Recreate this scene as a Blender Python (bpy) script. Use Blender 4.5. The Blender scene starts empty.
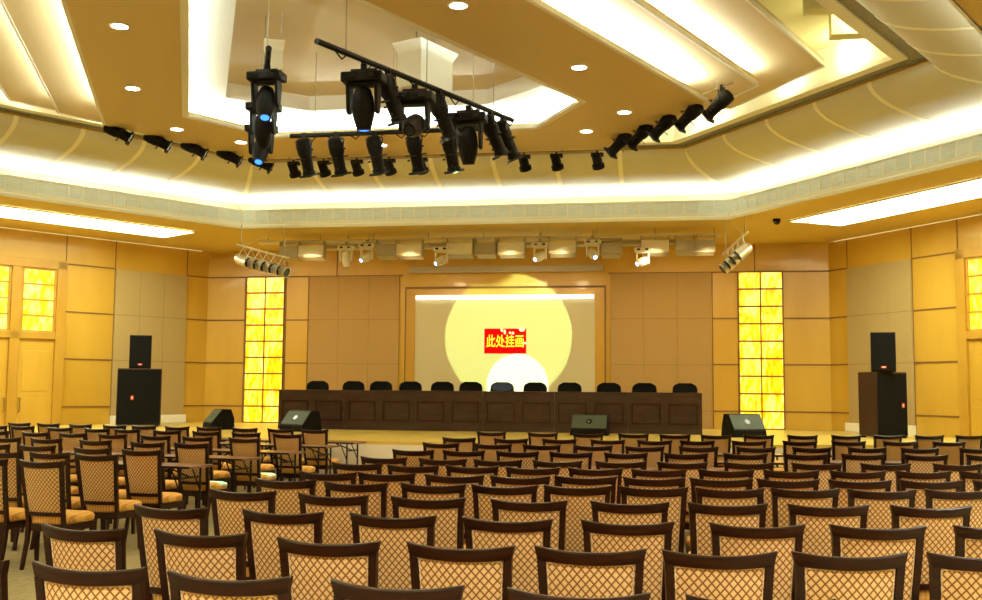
import bpy, bmesh, math, random
from mathutils import Vector, Matrix, Euler
random.seed(7)
C = bpy.context.scene.collection
SC = bpy.context.scene
R = math.radians
CX = -3.9            # centre line of the hall

# ------------------------------------------------------------------ camera
cam = bpy.data.cameras.new('camera'); camo = bpy.data.objects.new('camera', cam); C.objects.link(camo)
F, PI_, YA, RO = 1046.17, 0.084797, 0.166319, 0.0075807
cam.sensor_fit = 'HORIZONTAL'; cam.sensor_width = 36.0; cam.lens = F/982*36.0
cam.clip_start = .05; cam.clip_end = 200
fw = Vector((-math.sin(YA)*math.cos(PI_), math.cos(YA)*math.cos(PI_), math.sin(PI_)))
rt = Vector((math.cos(YA), math.sin(YA), 0)); up = rt.cross(fw)
r2 = rt*math.cos(RO)+up*math.sin(RO); u2 = up*math.cos(RO)-rt*math.sin(RO)
m = Matrix((( r2.x,u2.x,-fw.x,0),(r2.y,u2.y,-fw.y,0),(r2.z,u2.z,-fw.z,1.627),(0,0,0,1)))
camo.matrix_world = m
SC.camera = camo

# ------------------------------------------------------------------ world and view
w = bpy.data.worlds.new('world'); SC.world = w; w.use_nodes = True
w.node_tree.nodes['Background'].inputs[0].default_value = (1,.9,.7,1)
w.node_tree.nodes['Background'].inputs[1].default_value = .3
SC.view_settings.view_transform = 'Standard'; SC.view_settings.look = 'None'
SC.view_settings.gamma = 1; SC.view_settings.use_curve_mapping = False
SC.view_settings.exposure = 1.1
SC.cycles.max_bounces = 6; SC.cycles.diffuse_bounces = 4; SC.cycles.glossy_bounces = 3
SC.cycles.sample_clamp_indirect = 4.0

WARM = (1.0, .86, .56); COOL = (.90, 1.0, .92)
P_COVE = 9.0      # W per metre of cove tube
P_PANEL = 7.0     # glow of the ceiling light panels
P_DOWN = 75.0

def area_strip(name, p0, p1, width, power_per_m, color, normal=(0,0,1), spread=180):
    """a fluorescent strip between two points, facing along normal"""
    p0 = Vector(p0); p1 = Vector(p1); L = (p1-p0).length
    l = bpy.data.lights.new(name, 'AREA'); l.shape = 'RECTANGLE'; l.size = L; l.size_y = width
    l.energy = power_per_m*L; l.color = color; l.spread = R(spread)
    o = bpy.data.objects.new(name, l); C.objects.link(o)
    x = (p1-p0).normalized(); z = -Vector(normal).normalized(); y = z.cross(x).normalized(); z = x.cross(y)
    mm = Matrix((( x.x,y.x,z.x,0),(x.y,y.y,z.y,0),(x.z,y.z,z.z,0),(0,0,0,1)))
    mm.translation = (p0+p1)/2; o.matrix_world = mm
    return o
def spot(name, loc, target, power, angle, blend, color, radius=.05):
    l = bpy.data.lights.new(name, 'SPOT'); l.energy = power; l.spot_size = R(angle); l.spot_blend = blend
    l.color = color; l.shadow_soft_size = radius
    o = bpy.data.objects.new(name, l); C.objects.link(o); o.location = loc
    o.rotation_euler = (Vector(target)-Vector(loc)).to_track_quat('-Z','Y').to_euler()
    return o
def point(name, loc, power, color, radius=.06):
    l = bpy.data.lights.new(name, 'POINT'); l.energy = power; l.color = color; l.shadow_soft_size = radius
    o = bpy.data.objects.new(name, l); C.objects.link(o); o.location = loc; return o

# ------------------------------------------------------------------ helpers
class MB:
    def __init__(s): s.v = []; s.f = []; s.m = []
    def add(s, vs, fs, mi=0):
        b = len(s.v); s.v += [tuple(v) for v in vs]; s.f += [tuple(b+i for i in f) for f in fs]; s.m += [mi]*len(fs); return s
    def box(s, x0, x1, y0, y1, z0, z1, mi=0, M=None):
        vs = [Vector(v) for v in ((x0,y0,z0),(x1,y0,z0),(x1,y1,z0),(x0,y1,z0),(x0,y0,z1),(x1,y0,z1),(x1,y1,z1),(x0,y1,z1))]
        if M is not None: vs = [M @ v for v in vs]
        return s.add(vs, [(0,3,2,1),(4,5,6,7),(0,1,5,4),(1,2,6,5),(2,3,7,6),(3,0,4,7)], mi)
    def loft(s, rings, mi=0, caps=True, closed=True):
        n = len(rings[0]); vs = [v for r in rings for v in r]; fs = []
        for i in range(len(rings)-1):
            for j in range(n if closed else n-1):
                a = i*n+j; b = i*n+(j+1)%n
                fs.append((a, b, b+n, a+n))
        if caps: fs.append(tuple(range(n-1,-1,-1))); fs.append(tuple((len(rings)-1)*n+j for j in range(n)))
        return s.add(vs, fs, mi)
    def tube(s, pts, radii, n=10, mi=0, caps=True):
        pts = [Vector(p) for p in pts]
        if not hasattr(radii, '__len__'): radii = [radii]*len(pts)
        rings = []; prev = None
        for i, p in enumerate(pts):
            t = (pts[min(i+1,len(pts)-1)]-pts[max(i-1,0)])
            if t.length < 1e-9: t = prev or Vector((0,0,1))
            t = t.normalized(); prev = t
            a = Vector((0,0,1)) if abs(t.z) < .9 else Vector((1,0,0))
            u = t.cross(a).normalized(); w_ = t.cross(u).normalized()
            rings.append([p+(u*math.cos(k*2*math.pi/n)+w_*math.sin(k*2*math.pi/n))*radii[i] for k in range(n)])
        return s.loft(rings, mi, caps)
    def bar(s, p0, p1, w_, h, mi=0):
        """rectangular bar from p0 to p1, w_ across, h in the third direction"""
        p0 = Vector(p0); p1 = Vector(p1); t = (p1-p0).normalized()
        a = Vector((0,0,1)) if abs(t.z) < .9 else Vector((0,1,0))
        u = t.cross(a).normalized()*w_/2; q = u.normalized().cross(t).normalized()*h/2
        return s.loft([[p-u-q,p+u-q,p+u+q,p-u+q] for p in (p0,p1)], mi)
    def prism(s, poly, z0, z1, mi=0):
        return s.loft([[(x,y,z0) for x,y in poly],[(x,y,z1) for x,y in poly]], mi)
    def ringslab(s, outer, inner, z0, z1, mi=0):
        n = len(outer)
        r = [[(x,y,z0) for x,y in outer],[(x,y,z1) for x,y in outer],[(x,y,z1) for x,y in inner],[(x,y,z0) for x,y in inner],[(x,y,z0) for x,y in outer]]
        return s.loft(r, mi, caps=False)
    def build(s, name, mats, parent=None, smooth=None, bevel=0):
        me = bpy.data.meshes.new(name); me.from_pydata(s.v, [], s.f)
        if not isinstance(mats, (list, tuple)): mats = [mats]
        for mt in mats: me.materials.append(mt)
        me.polygons.foreach_set('material_index', s.m)
        bm = bmesh.new(); bm.from_mesh(me); bmesh.ops.recalc_face_normals(bm, faces=bm.faces); bm.to_mesh(me); bm.free()
        if smooth:
            me.polygons.foreach_set('use_smooth', [True]*len(me.polygons)); me.set_sharp_from_angle(angle=R(smooth))
        me.update()
        o = bpy.data.objects.new(name, me); C.objects.link(o)
        if parent is not None: o.parent = parent
        if bevel:
            b = o.modifiers.new('bevel', 'BEVEL'); b.width = bevel; b.segments = 2; b.limit_method = 'ANGLE'
        return o
def tag(o, label=None, cat=None, group=None, kind=None):
    if label: o['label'] = label
    if cat: o['category'] = cat
    if group: o['group'] = group
    if kind: o['kind'] = kind
    return o
def empty(name, loc=(0,0,0), rz=0, label=None, cat=None, group=None):
    o = bpy.data.objects.new(name, None); C.objects.link(o); o.location = loc; o.rotation_euler = (0,0,rz)
    o.empty_display_size = .1
    return tag(o, label, cat, group)
def structure(name, mb, mats, label=None, smooth=None):
    o = mb.build(name, mats, smooth=smooth); o['kind'] = 'structure'
    if label: o['label'] = label
    return o
def copy_tree(o, parent=None):
    kids = [c for c in bpy.data.objects if c.parent == o] if o.name not in KIDS else KIDS[o.name]
    KIDS[o.name] = kids
    c = o.copy(); C.objects.link(c)
    if parent is not None: c.parent = parent
    for ch in kids: copy_tree(ch, c)
    return c
KIDS = {}
ORD = ['first','second','third','fourth','fifth','sixth','seventh','eighth','ninth','tenth','eleventh','twelfth','thirteenth']

# ------------------------------------------------------------------ materials
def mat(name, color, rough=.5, metal=0, coat=0, emit=None, es=0, spec=None):
    mt = bpy.data.materials.new(name); mt.use_nodes = True; b = mt.node_tree.nodes['Principled BSDF']
    b.inputs['Base Color'].default_value = (*color, 1); b.inputs['Roughness'].default_value = rough
    b.inputs['Metallic'].default_value = metal; b.inputs['Coat Weight'].default_value = coat
    if spec is not None: b.inputs['Specular IOR Level'].default_value = spec
    if emit: b.inputs['Emission Color'].default_value = (*emit, 1); b.inputs['Emission Strength'].default_value = es
    return mt
def nodes(mt): return mt.node_tree.nodes, mt.node_tree.links, mt.node_tree.nodes['Principled BSDF']
def noisy(mt, c1, c2, scale=(5,5,5), detail=3, lo=.35, hi=.65, bump=0, coord='Object', nscale=1.0, dist=0):
    N, L, b = nodes(mt)
    tc = N.new('ShaderNodeTexCoord'); mp = N.new('ShaderNodeMapping'); mp.inputs['Scale'].default_value = scale
    nz = N.new('ShaderNodeTexNoise'); nz.inputs['Scale'].default_value = nscale; nz.inputs['Detail'].default_value = detail
    nz.inputs['Distortion'].default_value = dist
    cr = N.new('ShaderNodeValToRGB'); cr.color_ramp.elements[0].position = lo; cr.color_ramp.elements[1].position = hi
    cr.color_ramp.elements[0].color = (*c1,1); cr.color_ramp.elements[1].color = (*c2,1)
    L.new(tc.outputs[coord], mp.inputs[0]); L.new(mp.outputs[0], nz.inputs[0]); L.new(nz.outputs[0], cr.inputs[0])
    L.new(cr.outputs[0], b.inputs['Base Color'])
    if bump:
        bp = N.new('ShaderNodeBump'); bp.inputs['Strength'].default_value = bump; bp.inputs['Distance'].default_value = .01
        L.new(nz.outputs[0], bp.inputs['Height']); L.new(bp.outputs[0], b.inputs['Normal'])
    return mt
M = {}
M['maple'] = noisy(mat('honey_maple_veneer', (.6,.36,.1), .38, coat=.1), (.57,.335,.034), (.64,.39,.048), (1.2,1.2,.35), 4)
M['maple_trim'] = noisy(mat('golden_maple_trim', (.5,.28,.07), .35, coat=.15), (.48,.265,.028), (.54,.31,.036), (2,2,.4), 4)
M['groove'] = mat('shadow_groove', (.22,.11,.03), .7)
M['acoustic'] = noisy(mat('taupe_acoustic_fabric', (.4,.3,.2), .95), (.40,.245,.080), (.44,.275,.092), (60,60,60), 2)
M['acoustic_light'] = noisy(mat('grey_beige_acoustic_fabric', (.5,.4,.25), .95), (.43,.315,.125), (.47,.345,.14), (60,60,60), 2)
M['soffit'] = mat('gold_painted_soffit', (.66,.48,.14), .6)
M['island'] = mat('gold_painted_island', (.68,.53,.24), .55)
M['peach'] = mat('peach_painted_ceiling', (.70,.57,.32), .6)
M['cream'] = mat('cream_plaster', (.88,.87,.78), .6)
M['cove'] = mat('pale_cove_plaster', (.64,.60,.44), .6)
M['rib'] = mat('cream_rib', (.92,.86,.60), .6)
M['grey_band'] = noisy(mat('grey_grille', (.3,.28,.22), .5), (.22,.21,.17), (.32,.31,.25), (30,30,30), 3)
M['plenum'] = mat('pale_yellow_plenum', (.80,.76,.42), .7)
M['seam_line'] = mat('faint_seam', (.24,.15,.055), .8)
M['carpet'] = noisy(mat('beige_carpet', (.4,.35,.2), .95), (.27,.22,.09), (.35,.29,.13), (14,14,14), 6, bump=.3)
M['stage_wood'] = noisy(mat('stage_floor_boards', (.7,.45,.13), .3), (.66,.50,.10), (.74,.56,.13), (.6,6,1), 4)
M['dark_wood'] = noisy(mat('mahogany_frame', (.03,.012,.007), .33, coat=.10, spec=.28), (.012,.0022,.001), (.034,.0065,.0025), (4,30,30), 3)
M['desk_wood'] = noisy(mat('dark_walnut_desk', (.05,.025,.018), .35, coat=.15, spec=.3), (.034,.016,.013), (.054,.027,.023), (3,20,8), 4)
M['table_top'] = noisy(mat('brown_laminate', (.2,.09,.04), .3, coat=.2), (.17,.075,.035), (.24,.11,.055), (3,12,12), 4)
M['black_metal'] = mat('black_metal', (.006,.0055,.005), .5, spec=.25)
M['black_plastic'] = noisy(mat('black_plastic', (.015,.014,.014), .55, spec=.14), (.003,.0026,.0022), (.008,.0065,.0055), (20,20,20), 2)
M['black_fabric'] = mat('black_mesh_fabric', (.005,.0055,.005), .8, spec=.15)
M['speaker_side'] = mat('dark_stained_cabinet', (.050,.020,.010), .5, spec=.3)
M['grille'] = noisy(mat('speaker_grille', (.012,.012,.012), .8, spec=.15), (.0025,.0025,.0025), (.008,.0075,.007), (200,200,200), 1)
M['wedge'] = noisy(mat('wedge_grille', (.05,.065,.04), .6), (.040,.056,.032), (.060,.080,.048), (150,150,150), 1)
M['silver'] = mat('brushed_aluminium', (.7,.66,.55), .35, metal=.7)
M['white_paint'] = mat('off_white_paint', (.80,.74,.58), .45)
M['grey_fixture'] = mat('grey_fixture', (.42,.36,.24), .5)
M['dark_glass'] = mat('dark_display', (.01,.01,.015), .15)
M['screen'] = mat('projection_screen', (.56,.50,.30), .85)
M['red'] = mat('red_banner', (.70,.002,.004), .9, spec=0)
M['yellow'] = mat('yellow_lettering', (1.0,.78,.02), .6)
M['paper'] = mat('white_paper', (.9,.9,.85), .7)
M['chrome'] = mat('polished_steel', (.6,.6,.6), .2, metal=1)
M['red_badge'] = mat('red_badge', (.8,.05,.02), .4)
M['lamp'] = mat('downlight_lamp', (1,1,1), .5, emit=(1,.90,.82), es=14)
M['blue_lens'] = mat('lit_blue_lens', (.1,.2,.6), .2, emit=(.02,.16,1), es=1.6)
M['white_lens'] = mat('lit_white_lens', (.8,.9,1), .2, emit=(.40,.66,1), es=1.8)
M['diffuser'] = mat('light_panel_diffuser', (1,1,1), .5, emit=(.97,1,.70), es=P_PANEL)
M['tube'] = mat('glowing_housing', (1,1,1), .5, emit=(1,.98,.80), es=.8)  # brightness of the screen housing, put in as glow
M['slot_light'] = mat('wall_slot_light', (1,1,1), .5, emit=(1,.85,.45), es=.18)

def amber_glass(name, es):
    mt = mat(name, (.5,.3,.05), .25); N, L, b = nodes(mt)
    tc = N.new('ShaderNodeTexCoord'); mp = N.new('ShaderNodeMapping'); mp.inputs['Rotation'].default_value = (0, .5, 0); mp.inputs['Scale'].default_value = (2.2,2.2,.9)
    wv = N.new('ShaderNodeTexNoise'); wv.inputs['Scale'].default_value = 2.2; wv.inputs['Detail'].default_value = 4; wv.inputs['Distortion'].default_value = 1.6
    cr = N.new('ShaderNodeValToRGB'); e = cr.color_ramp.elements
    e[0].position = .32; e[0].color = (1.0,.36,.0,1); e[1].position = .66; e[1].color = (1.0,.86,.20,1)
    m1 = cr.color_ramp.elements.new(.46); m1.color = (1.0,.58,.008,1)
    L.new(tc.outputs['Object'], mp.inputs[0]); L.new(mp.outputs[0], wv.inputs[0]); L.new(wv.outputs[0], cr.inputs[0])
    L.new(cr.outputs[0], b.inputs['Emission Color']); b.inputs['Emission Strength'].default_value = es
    L.new(cr.outputs[0], b.inputs['Base Color'])
    return mt
M['amber'] = amber_glass('amber_onyx_glass', .56)

def lattice(name, ground, line, dot, px, pz):
    """woven fabric: diagonal diamond lattice, in the backrest's own coordinates"""
    mt = mat(name, ground, .85); N, L, b = nodes(mt)
    tc = N.new('ShaderNodeTexCoord'); sp = N.new('ShaderNodeSeparateXYZ'); L.new(tc.outputs['Object'], sp.inputs[0])
    def mth(op, a, bb=None, v=None):
        n = N.new('ShaderNodeMath'); n.operation = op
        for i, q in enumerate((a, bb)):
            if q is None: continue
            if isinstance(q, (int, float)): n.inputs[i].default_value = q
            else: L.new(q, n.inputs[i])
        return n.outputs[0]
    X = mth('DIVIDE', sp.outputs['X'], px); Z = mth('DIVIDE', sp.outputs['Z'], pz)
    def linef(v): return mth('ABSOLUTE', mth('SUBTRACT', mth('FRACT', v), .5))       # 0 on the line
    a = linef(mth('ADD', X, Z)); c = linef(mth('SUBTRACT', X, Z))
    mn = mth('MINIMUM', a, c); mx = mth('MAXIMUM', a, c)
    rl = N.new('ShaderNodeMapRange'); rl.interpolation_type = 'SMOOTHSTEP'; rl.inputs['From Min'].default_value = .075; rl.inputs['From Max'].default_value = .165
    L.new(mn, rl.inputs['Value'])
    rd = N.new('ShaderNodeMapRange'); rd.interpolation_type = 'SMOOTHSTEP'; rd.inputs['From Min'].default_value = .36; rd.inputs['From Max'].default_value = .46
    L.new(mth('MINIMUM', a, c), rd.inputs['Value'])
    m1 = N.new('ShaderNodeMix'); m1.data_type = 'RGBA'; m1.inputs[6].default_value = (*line,1); m1.inputs[7].default_value = (*ground,1); L.new(rl.outputs[0], m1.inputs[0])
    m2 = N.new('ShaderNodeMix'); m2.data_type = 'RGBA'; L.new(m1.outputs[2], m2.inputs[6]); m2.inputs[7].default_value = (*dot,1)
    L.new(mth('MULTIPLY', rd.outputs[0], .7), m2.inputs[0]); L.new(m2.outputs[2], b.inputs['Base Color'])
    bp = N.new('ShaderNodeBump'); bp.inputs['Strength'].default_value = .25; bp.inputs['Distance'].default_value = .003
    L.new(rl.outputs[0], bp.inputs['Height']); L.new(bp.outputs[0], b.inputs['Normal'])
    return mt
M['lattice'] = lattice('diamond_lattice_fabric', (.82,.575,.26), (.25,.10,.010), (.88,.67,.36), .0355, .041)
M['seat_fabric'] = lattice('golden_seat_fabric', (.76,.44,.10), (.56,.29,.05), (.80,.48,.12), .03, .5)
M['piping'] = noisy(mat('cream_piping', (.85,.7,.4), .8), (.55,.33,.13), (.95,.80,.50), (90,90,90), 1)

# ================================================================== room shell
Z_S = 5.06        # gold soffit
UW = 7.615        # half width of the stage wall
TH = 1.012        # direction of the splayed walls from the stage wall
UMAX, YWIDE = 13.2, 25-(13.2-7.615)*math.tan(TH)
room = [(CX-UW,25),(CX+UW,25),(CX+UMAX,YWIDE),(CX+UMAX,-5),(CX-UMAX,-5),(CX-UMAX,YWIDE)]
tray = [(CX-5.15,21.23),(CX+5.15,21.23),(CX+9.39,14.81),(CX+2.8,3.0),(CX-2.8,3.0),(CX-9.39,14.81)]
structure('floor', MB().box(CX-14,CX+14,-5.6,26,-.12,0), M['carpet'], 'beige carpeted hall floor')
b = MB(); b.box(CX-UW-.2,CX+UW+.2,25,25.2,0,5.4); structure('wall_back', b, M['maple'], 'honey maple panelled wall behind the stage')
def side_wall(s, mb, s0, s1, z0, z1, out0=0.0, out1=.2, mi=0):
    """a slab on the splayed wall; s0..s1 metres from its corner with the stage wall, out into the wall positive"""
    d = Vector((s*math.cos(TH), -math.sin(TH), 0)); n = Vector((s*math.sin(TH), math.cos(TH), 0))
    o = Vector((CX+s*UW, 25, 0))
    P = [o+d*a+n*c for a, c in ((s0,out0),(s1,out0),(s1,out1),(s0,out1))]
    mb.loft([[(p.x,p.y,z) for p in P] for z in (z0,z1)], mi); return mb
SL = (UMAX-UW)/math.cos(TH)
def wp(s, a, out, z=0):
    d = Vector((s*math.cos(TH), -math.sin(TH), 0)); n = Vector((s*math.sin(TH), math.cos(TH), 0))
    return Vector((CX+s*UW, 25, z))+d*a+n*out
for s, nm in ((-1,'left'),(1,'right')):
    b = MB(); side_wall(s, b, 0, SL, 0, 5.4)
    structure('wall_'+nm, b, M['maple'], 'honey maple panelled splayed wall on the '+nm)
b = MB(); b.box(CX-UMAX-.2,CX-UMAX,-5,YWIDE,0,5.4); structure('wall_far_left', b, M['maple'])
b = MB(); b.box(CX+UMAX,CX+UMAX+.2,-5,YWIDE,0,5.4); structure('wall_far_right', b, M['maple'])
b = MB(); b.box(CX-UMAX-.2,CX+UMAX+.2,-5.2,-5,0,5.4); structure('wall_rear', b, M['maple'])

# --- grooves between the wall panels: one mesh per wall
ZS = [1.151, 2.234, 3.31, 4.40]
g = MB()
def groove_x(x0, x1, z): g.box(x0,x1,24.985,25.0,z-.017,z+.017)
def groove_v(x, z0, z1): g.box(x-.012,x+.012,24.985,25.0,z0,z1)
for x0, x1 in ((-11.5,-10.50),(-9.42,-8.83),(1.07,1.66),(2.68,3.71)):
    for z in ZS: groove_x(x0, x1, z)
for x in (-10.50,-9.42,1.66,2.68): groove_v(x, .74, 4.40)
for x in (-8.83,1.07): groove_v(x, .74, 4.40)
groove_x(-8.83,-6.4,4.40); groove_x(-1.35,1.07,4.40)
for x in (-9.42,-8.1,2.05): groove_v(x, 4.42, 5.05)
structure('trim_1', g, M['groove'], 'dark shadow gaps between stage wall panels')
for s, nm, k in ((-1,'left',2),(1,'right',3)):
    g = MB()
    for a0, a1 in ((0,.62),(2.55,3.76)):
        for z in ZS: side_wall(s, g, a0, a1, z-.016, z+.016, -.015, 0)
    for a in (.62,2.55): side_wall(s, g, a-.010, a+.010, 4.40 if a==9 else .74, 5.05, -.012, 0)
    side_wall(s, g, 3.76-.01, 3.76+.01, 4.46, 5.05, -.012, 0)
    structure('trim_%d' % k, g, M['groove'], 'dark shadow gaps between panels of the %s splayed wall' % nm)

# --- taupe acoustic panels
def acoustic(name, label, quad_fn, w, h, matx):
    pass
for x0, x1, lab in ((-8.80,-6.48,'taupe fabric acoustic panel on the stage wall left of the screen'),(-1.30,1.04,'taupe fabric acoustic panel on the stage wall right of the screen')):
    r = empty('acoustic_panel', ((x0+x1)/2, 24.995, .74), 0, lab, 'wall panel', 'acoustic panels on the walls')
    hw = (x1-x0)/2; ww = 2*hw/3
    for i in range(3):
        MB().box(-hw+i*ww+.002, -hw+(i+1)*ww-.002, -.045, .0, 0, 3.655).build('fabric_strip', M['acoustic'], r, bevel=.004)
    g = MB()
    for z in (2.22-.74, 3.31-.74, 1.15-.74): g.box(-hw,hw,-.049,-.001,z-.006,z+.006)
    g.build('seam', M['seam_line'], r)
for s, lab in ((-1,'grey beige acoustic panel behind the left loudspeaker stack'),(1,'grey beige acoustic panel behind the right loudspeaker stack')):
    p = wp(s, 1.585, -.002, .96)
    r = empty('acoustic_panel', p, 0, lab, 'wall panel', 'acoustic panels on the walls')
    r.rotation_euler = (0,0,math.atan2(-math.sin(TH), math.cos(TH)) if s>0 else math.atan2(math.sin(TH), math.cos(TH)))
    for i in range(3):
        MB().box(-.96+i*.64+.002, -.96+(i+1)*.64-.002, -.045, .0, 0, 3.43).build('fabric_strip', M['acoustic_light'], r, bevel=.004)
    g = MB()
    for z in (2.234-.96, 3.31-.96): g.box(-.96,.96,-.049,-.001,z-.005,z+.005)
    g.build('seam', M['seam_line'], r)
    q = wp(s, 1.585, -.002, .70)
    r2_ = empty('wall_plinth_box', q, 0, 'low pale box under the acoustic panel on the %s wall' % ('left' if s<0 else 'right'), 'box')
    r2_.rotation_euler = r.rotation_euler
    MB().box(-.97,.97,-.16,0,.04,.24).build('box_body', M['cream'], r2_, bevel=.01)
    MB().box(-.97,.97,-.17,0,.0,.04).build('box_base', M['maple_trim'], r2_)

# --- amber light columns
def light_panel(name, label, w_, h, nx, nz, group=None, cat='light panel', frame=.0):
    r = empty(name, (0,0,0), 0, label, cat, group)
    MB().box(-w_/2,w_/2,-.03,0,0,h).build('glass', M['amber'], r)
    g = MB()
    for i in range(nx+1):
        x = -w_/2+i*w_/nx; g.box(x-.014,x+.014,-.045,-.001,0,h)
    for j in range(nz+1):
        z = j*h/nz; g.box(-w_/2,w_/2,-.045,-.001,z-.018,z+.018)
    g.build('frame', M['groove'], r)
    return r
a = light_panel('amber_light_column', 'tall glowing amber glass column on the stage wall, left of the stage', 1.0, 3.65, 2, 9, 'amber light columns')
a.location = (-9.96, 24.998, .75)
a = light_panel('amber_light_column', 'tall glowing amber glass column on the stage wall, right of the stage', 1.0, 3.65, 2, 9, 'amber light columns')
a.location = (2.17, 24.998, .75)

# --- projection screen in its maple frame
r = empty('projection_screen', (-3.87, 24.99, .74), 0, 'wide pale projection screen in a maple frame on the stage wall', 'screen')
MB().box(-2.20,2.20,-.05,-.02,0,3.16).build('screen_sheet', M['screen'], r)
MB().box(-2.17,2.17,-.14,-.052,3.05,3.15).build('screen_housing', M['tube'], r, bevel=.01)
b = MB()
b.box(-2.42,-2.20,-.07,0,0,3.16); b.box(2.20,2.42,-.07,0,0,3.16); b.box(-2.42,2.42,-.07,0,3.16,3.32)
b.build('frame', M['maple_trim'], r, bevel=.008)
b = MB(); b.box(-2.46,-2.42,-.05,0,0,3.32); b.box(2.42,2.46,-.05,0,0,3.32); b.box(-2.46,2.46,-.05,0,3.32,3.37)
b.build('frame_edge', M['groove'], r)
# --- pale screen roller case above
r = empty('roller_case', (-3.8, 24.6, 4.42), 0, 'long pale roller case hanging above the projection screen', 'screen case')
MB().box(-2.35,2.35,-.07,.07,0,.14).build('case_body', M['grey_fixture'], r, bevel=.01)
b = MB()
for x in (-2.2,0,2.2): b.tube([(x,0,.13),(x,0,.64)],.008,6)
b.build('hanger', M['grey_fixture'], r)

# --- red sign
r = empty('red_sign', (-3.83, 24.935, 2.48), 0, 'red paper sign with four yellow characters stuck on the screen', 'sign')
MB().box(-.51,.51,-.012,0,0,.60).build('banner', M['red'], r)
def text_mesh(name, s, size, matx, parent, loc, bold=0.0, depth=.004, sx=1.0):
    cu = bpy.data.curves.new(name, 'FONT'); cu.body = s; cu.size = size; cu.extrude = depth; cu.offset = bold
    cu.align_x = 'CENTER'; cu.align_y = 'CENTER'; cu.resolution_u = 3
    t = bpy.data.objects.new(name+'_curve', cu); C.objects.link(t)
    dg = bpy.context.evaluated_depsgraph_get(); me = bpy.data.meshes.new_from_object(t.evaluated_get(dg))
    bpy.data.objects.remove(t); me.name = name
    me.materials.clear(); me.materials.append(matx)
    o = bpy.data.objects.new(name, me); C.objects.link(o); o.parent = parent; o.location = loc
    o.rotation_euler = (R(90),0,0); o.scale = (sx,1,1)
    return o
o = text_mesh('lettering', '此处挂画', .26, M['yellow'], r, (0,-.015,.275), bold=.0035, sx=.90); o.scale = (.90,1.25,1)
b = MB(); random.seed(3)
for x, z, w_, h in ((-.08,.57,.035,.05),(-.01,.52,.03,.06),(.12,.50,.03,.03),(.19,.49,.03,.035),(.41,.58,.08,.055),(.47,.25,.05,.03)):
    b.loft([[(x+w_*math.cos(k*math.pi/4+.3)*(.8+.3*random.random()), y, z+h*math.sin(k*math.pi/4+.3)) for k in range(8)] for y in (-.022,-.013)])
b.build('torn_paper', M['paper'], r)

# --- doors and windows on the splayed walls
def door_set(s, idx, wall_rot):
    # frame posts
    side = 'left' if s < 0 else 'right'
    r = empty('door_%d' % idx, wp(s, 4.95, 0), 0); r['kind'] = 'structure'
    r['label'] = 'tall maple double door with amber transom on the %s wall' % side
    r.rotation_euler = wall_rot
    sg = -s   # local +x points to the stage end for the left wall
    X = lambda a: (a-4.95)*s
    def bx(mb, a0, a1, y0, y1, z0, z1):
        xa, xb = sorted((X(a0), X(a1))); mb.box(xa, xb, y0, y1, z0, z1)
    b = MB(); bx(b,3.76,3.98,-.09,0,0,4.44); bx(b,5.92,6.14,-.09,0,0,4.44); bx(b,3.76,6.14,-.09,0,4.24,4.44); bx(b,3.98,5.92,-.09,0,2.66,2.82)
    bx(b,4.78,5.00,-.09,0,0,4.24)
    b.build('door_frame', M['maple_trim'], r, bevel=.008)
    for a0, a1 in ((3.98,4.78),(5.00,5.92)):
        b = MB(); bx(b,a0,a1,-.03,0,0,2.66); 
        bx(b,a0+.1,a1-.1,-.042,-.03,.3,1.35); bx(b,a0+.1,a1-.1,-.042,-.03,1.5,2.4)
        d = b.build('door_leaf', M['maple'], r, bevel=.008)
        b = MB(); hx = a1-.06 if a0 < 4.5 else a0+.06; b.tube([(X(hx),-.03,1.05),(X(hx),-.09,1.05),(X(hx),-.09,1.35),(X(hx),-.03,1.35)],.014,8)
        b.build('door_handle', M['chrome'], d, smooth=40)
    for wi, (a0, a1) in enumerate(((3.98,4.78),(5.00,5.92))):
        wnd = empty('window_%d' % (wi+1+(0 if s<0 else 2)), (0,0,0)); wnd.parent = r; wnd['kind'] = 'structure'
        b = MB(); bx(b,a0+.06,a1-.06,-.03,-.005,2.84,4.22); b.build('glass', M['amber'], wnd)
        b = MB()
        for z in (2.83,3.18,3.53,3.88,4.22): bx(b,a0,a1,-.05,0,z-.02,z+.02)
        bx(b,a0,a0+.06,-.05,0,2.82,4.24); bx(b,a1-.06,a1,-.05,0,2.82,4.24)
        b.build('window_frame', M['maple_trim'], wnd)
rotL = (0,0,math.atan2(math.sin(TH), math.cos(TH))); rotR = (0,0,-math.atan2(math.sin(TH), math.cos(TH)))
door_set(-1, 1, rotL); door_set(1, 2, rotR)

# ================================================================== ceiling
b = MB()
for i in range(6):
    j = (i+1)%6
    b.add([(*room[i],Z_S),(*room[j],Z_S),(*tray[j],Z_S),(*tray[i],Z_S),(*room[i],Z_S+.3),(*room[j],Z_S+.3),(*tray[j],Z_S+.04),(*tray[i],Z_S+.04)],
          [(0,1,2,3),(4,5,6,7)])
structure('ceiling', b, M['soffit'], 'gold painted soffit around the ceiling tray')
def offset(poly, d):
    """inward offset; the polygon runs clockwise seen from above"""
    n = len(poly); out = []
    for i in range(n):
        p0, p1, p2 = Vector(poly[i-1]), Vector(poly[i]), Vector(poly[(i+1)%n])
        e1 = (p1-p0).normalized(); e2 = (p2-p1).normalized()
        n1 = Vector((e1.y,-e1.x)); n2 = Vector((e2.y,-e2.x))
        det = n1.x*n2.y-n1.y*n2.x
        a = (d*n2.y-d*n1.y)/det; c = (n1.x*d-n2.x*d)/det
        out.append((p1.x+a, p1.y+c))
    return out
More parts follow.
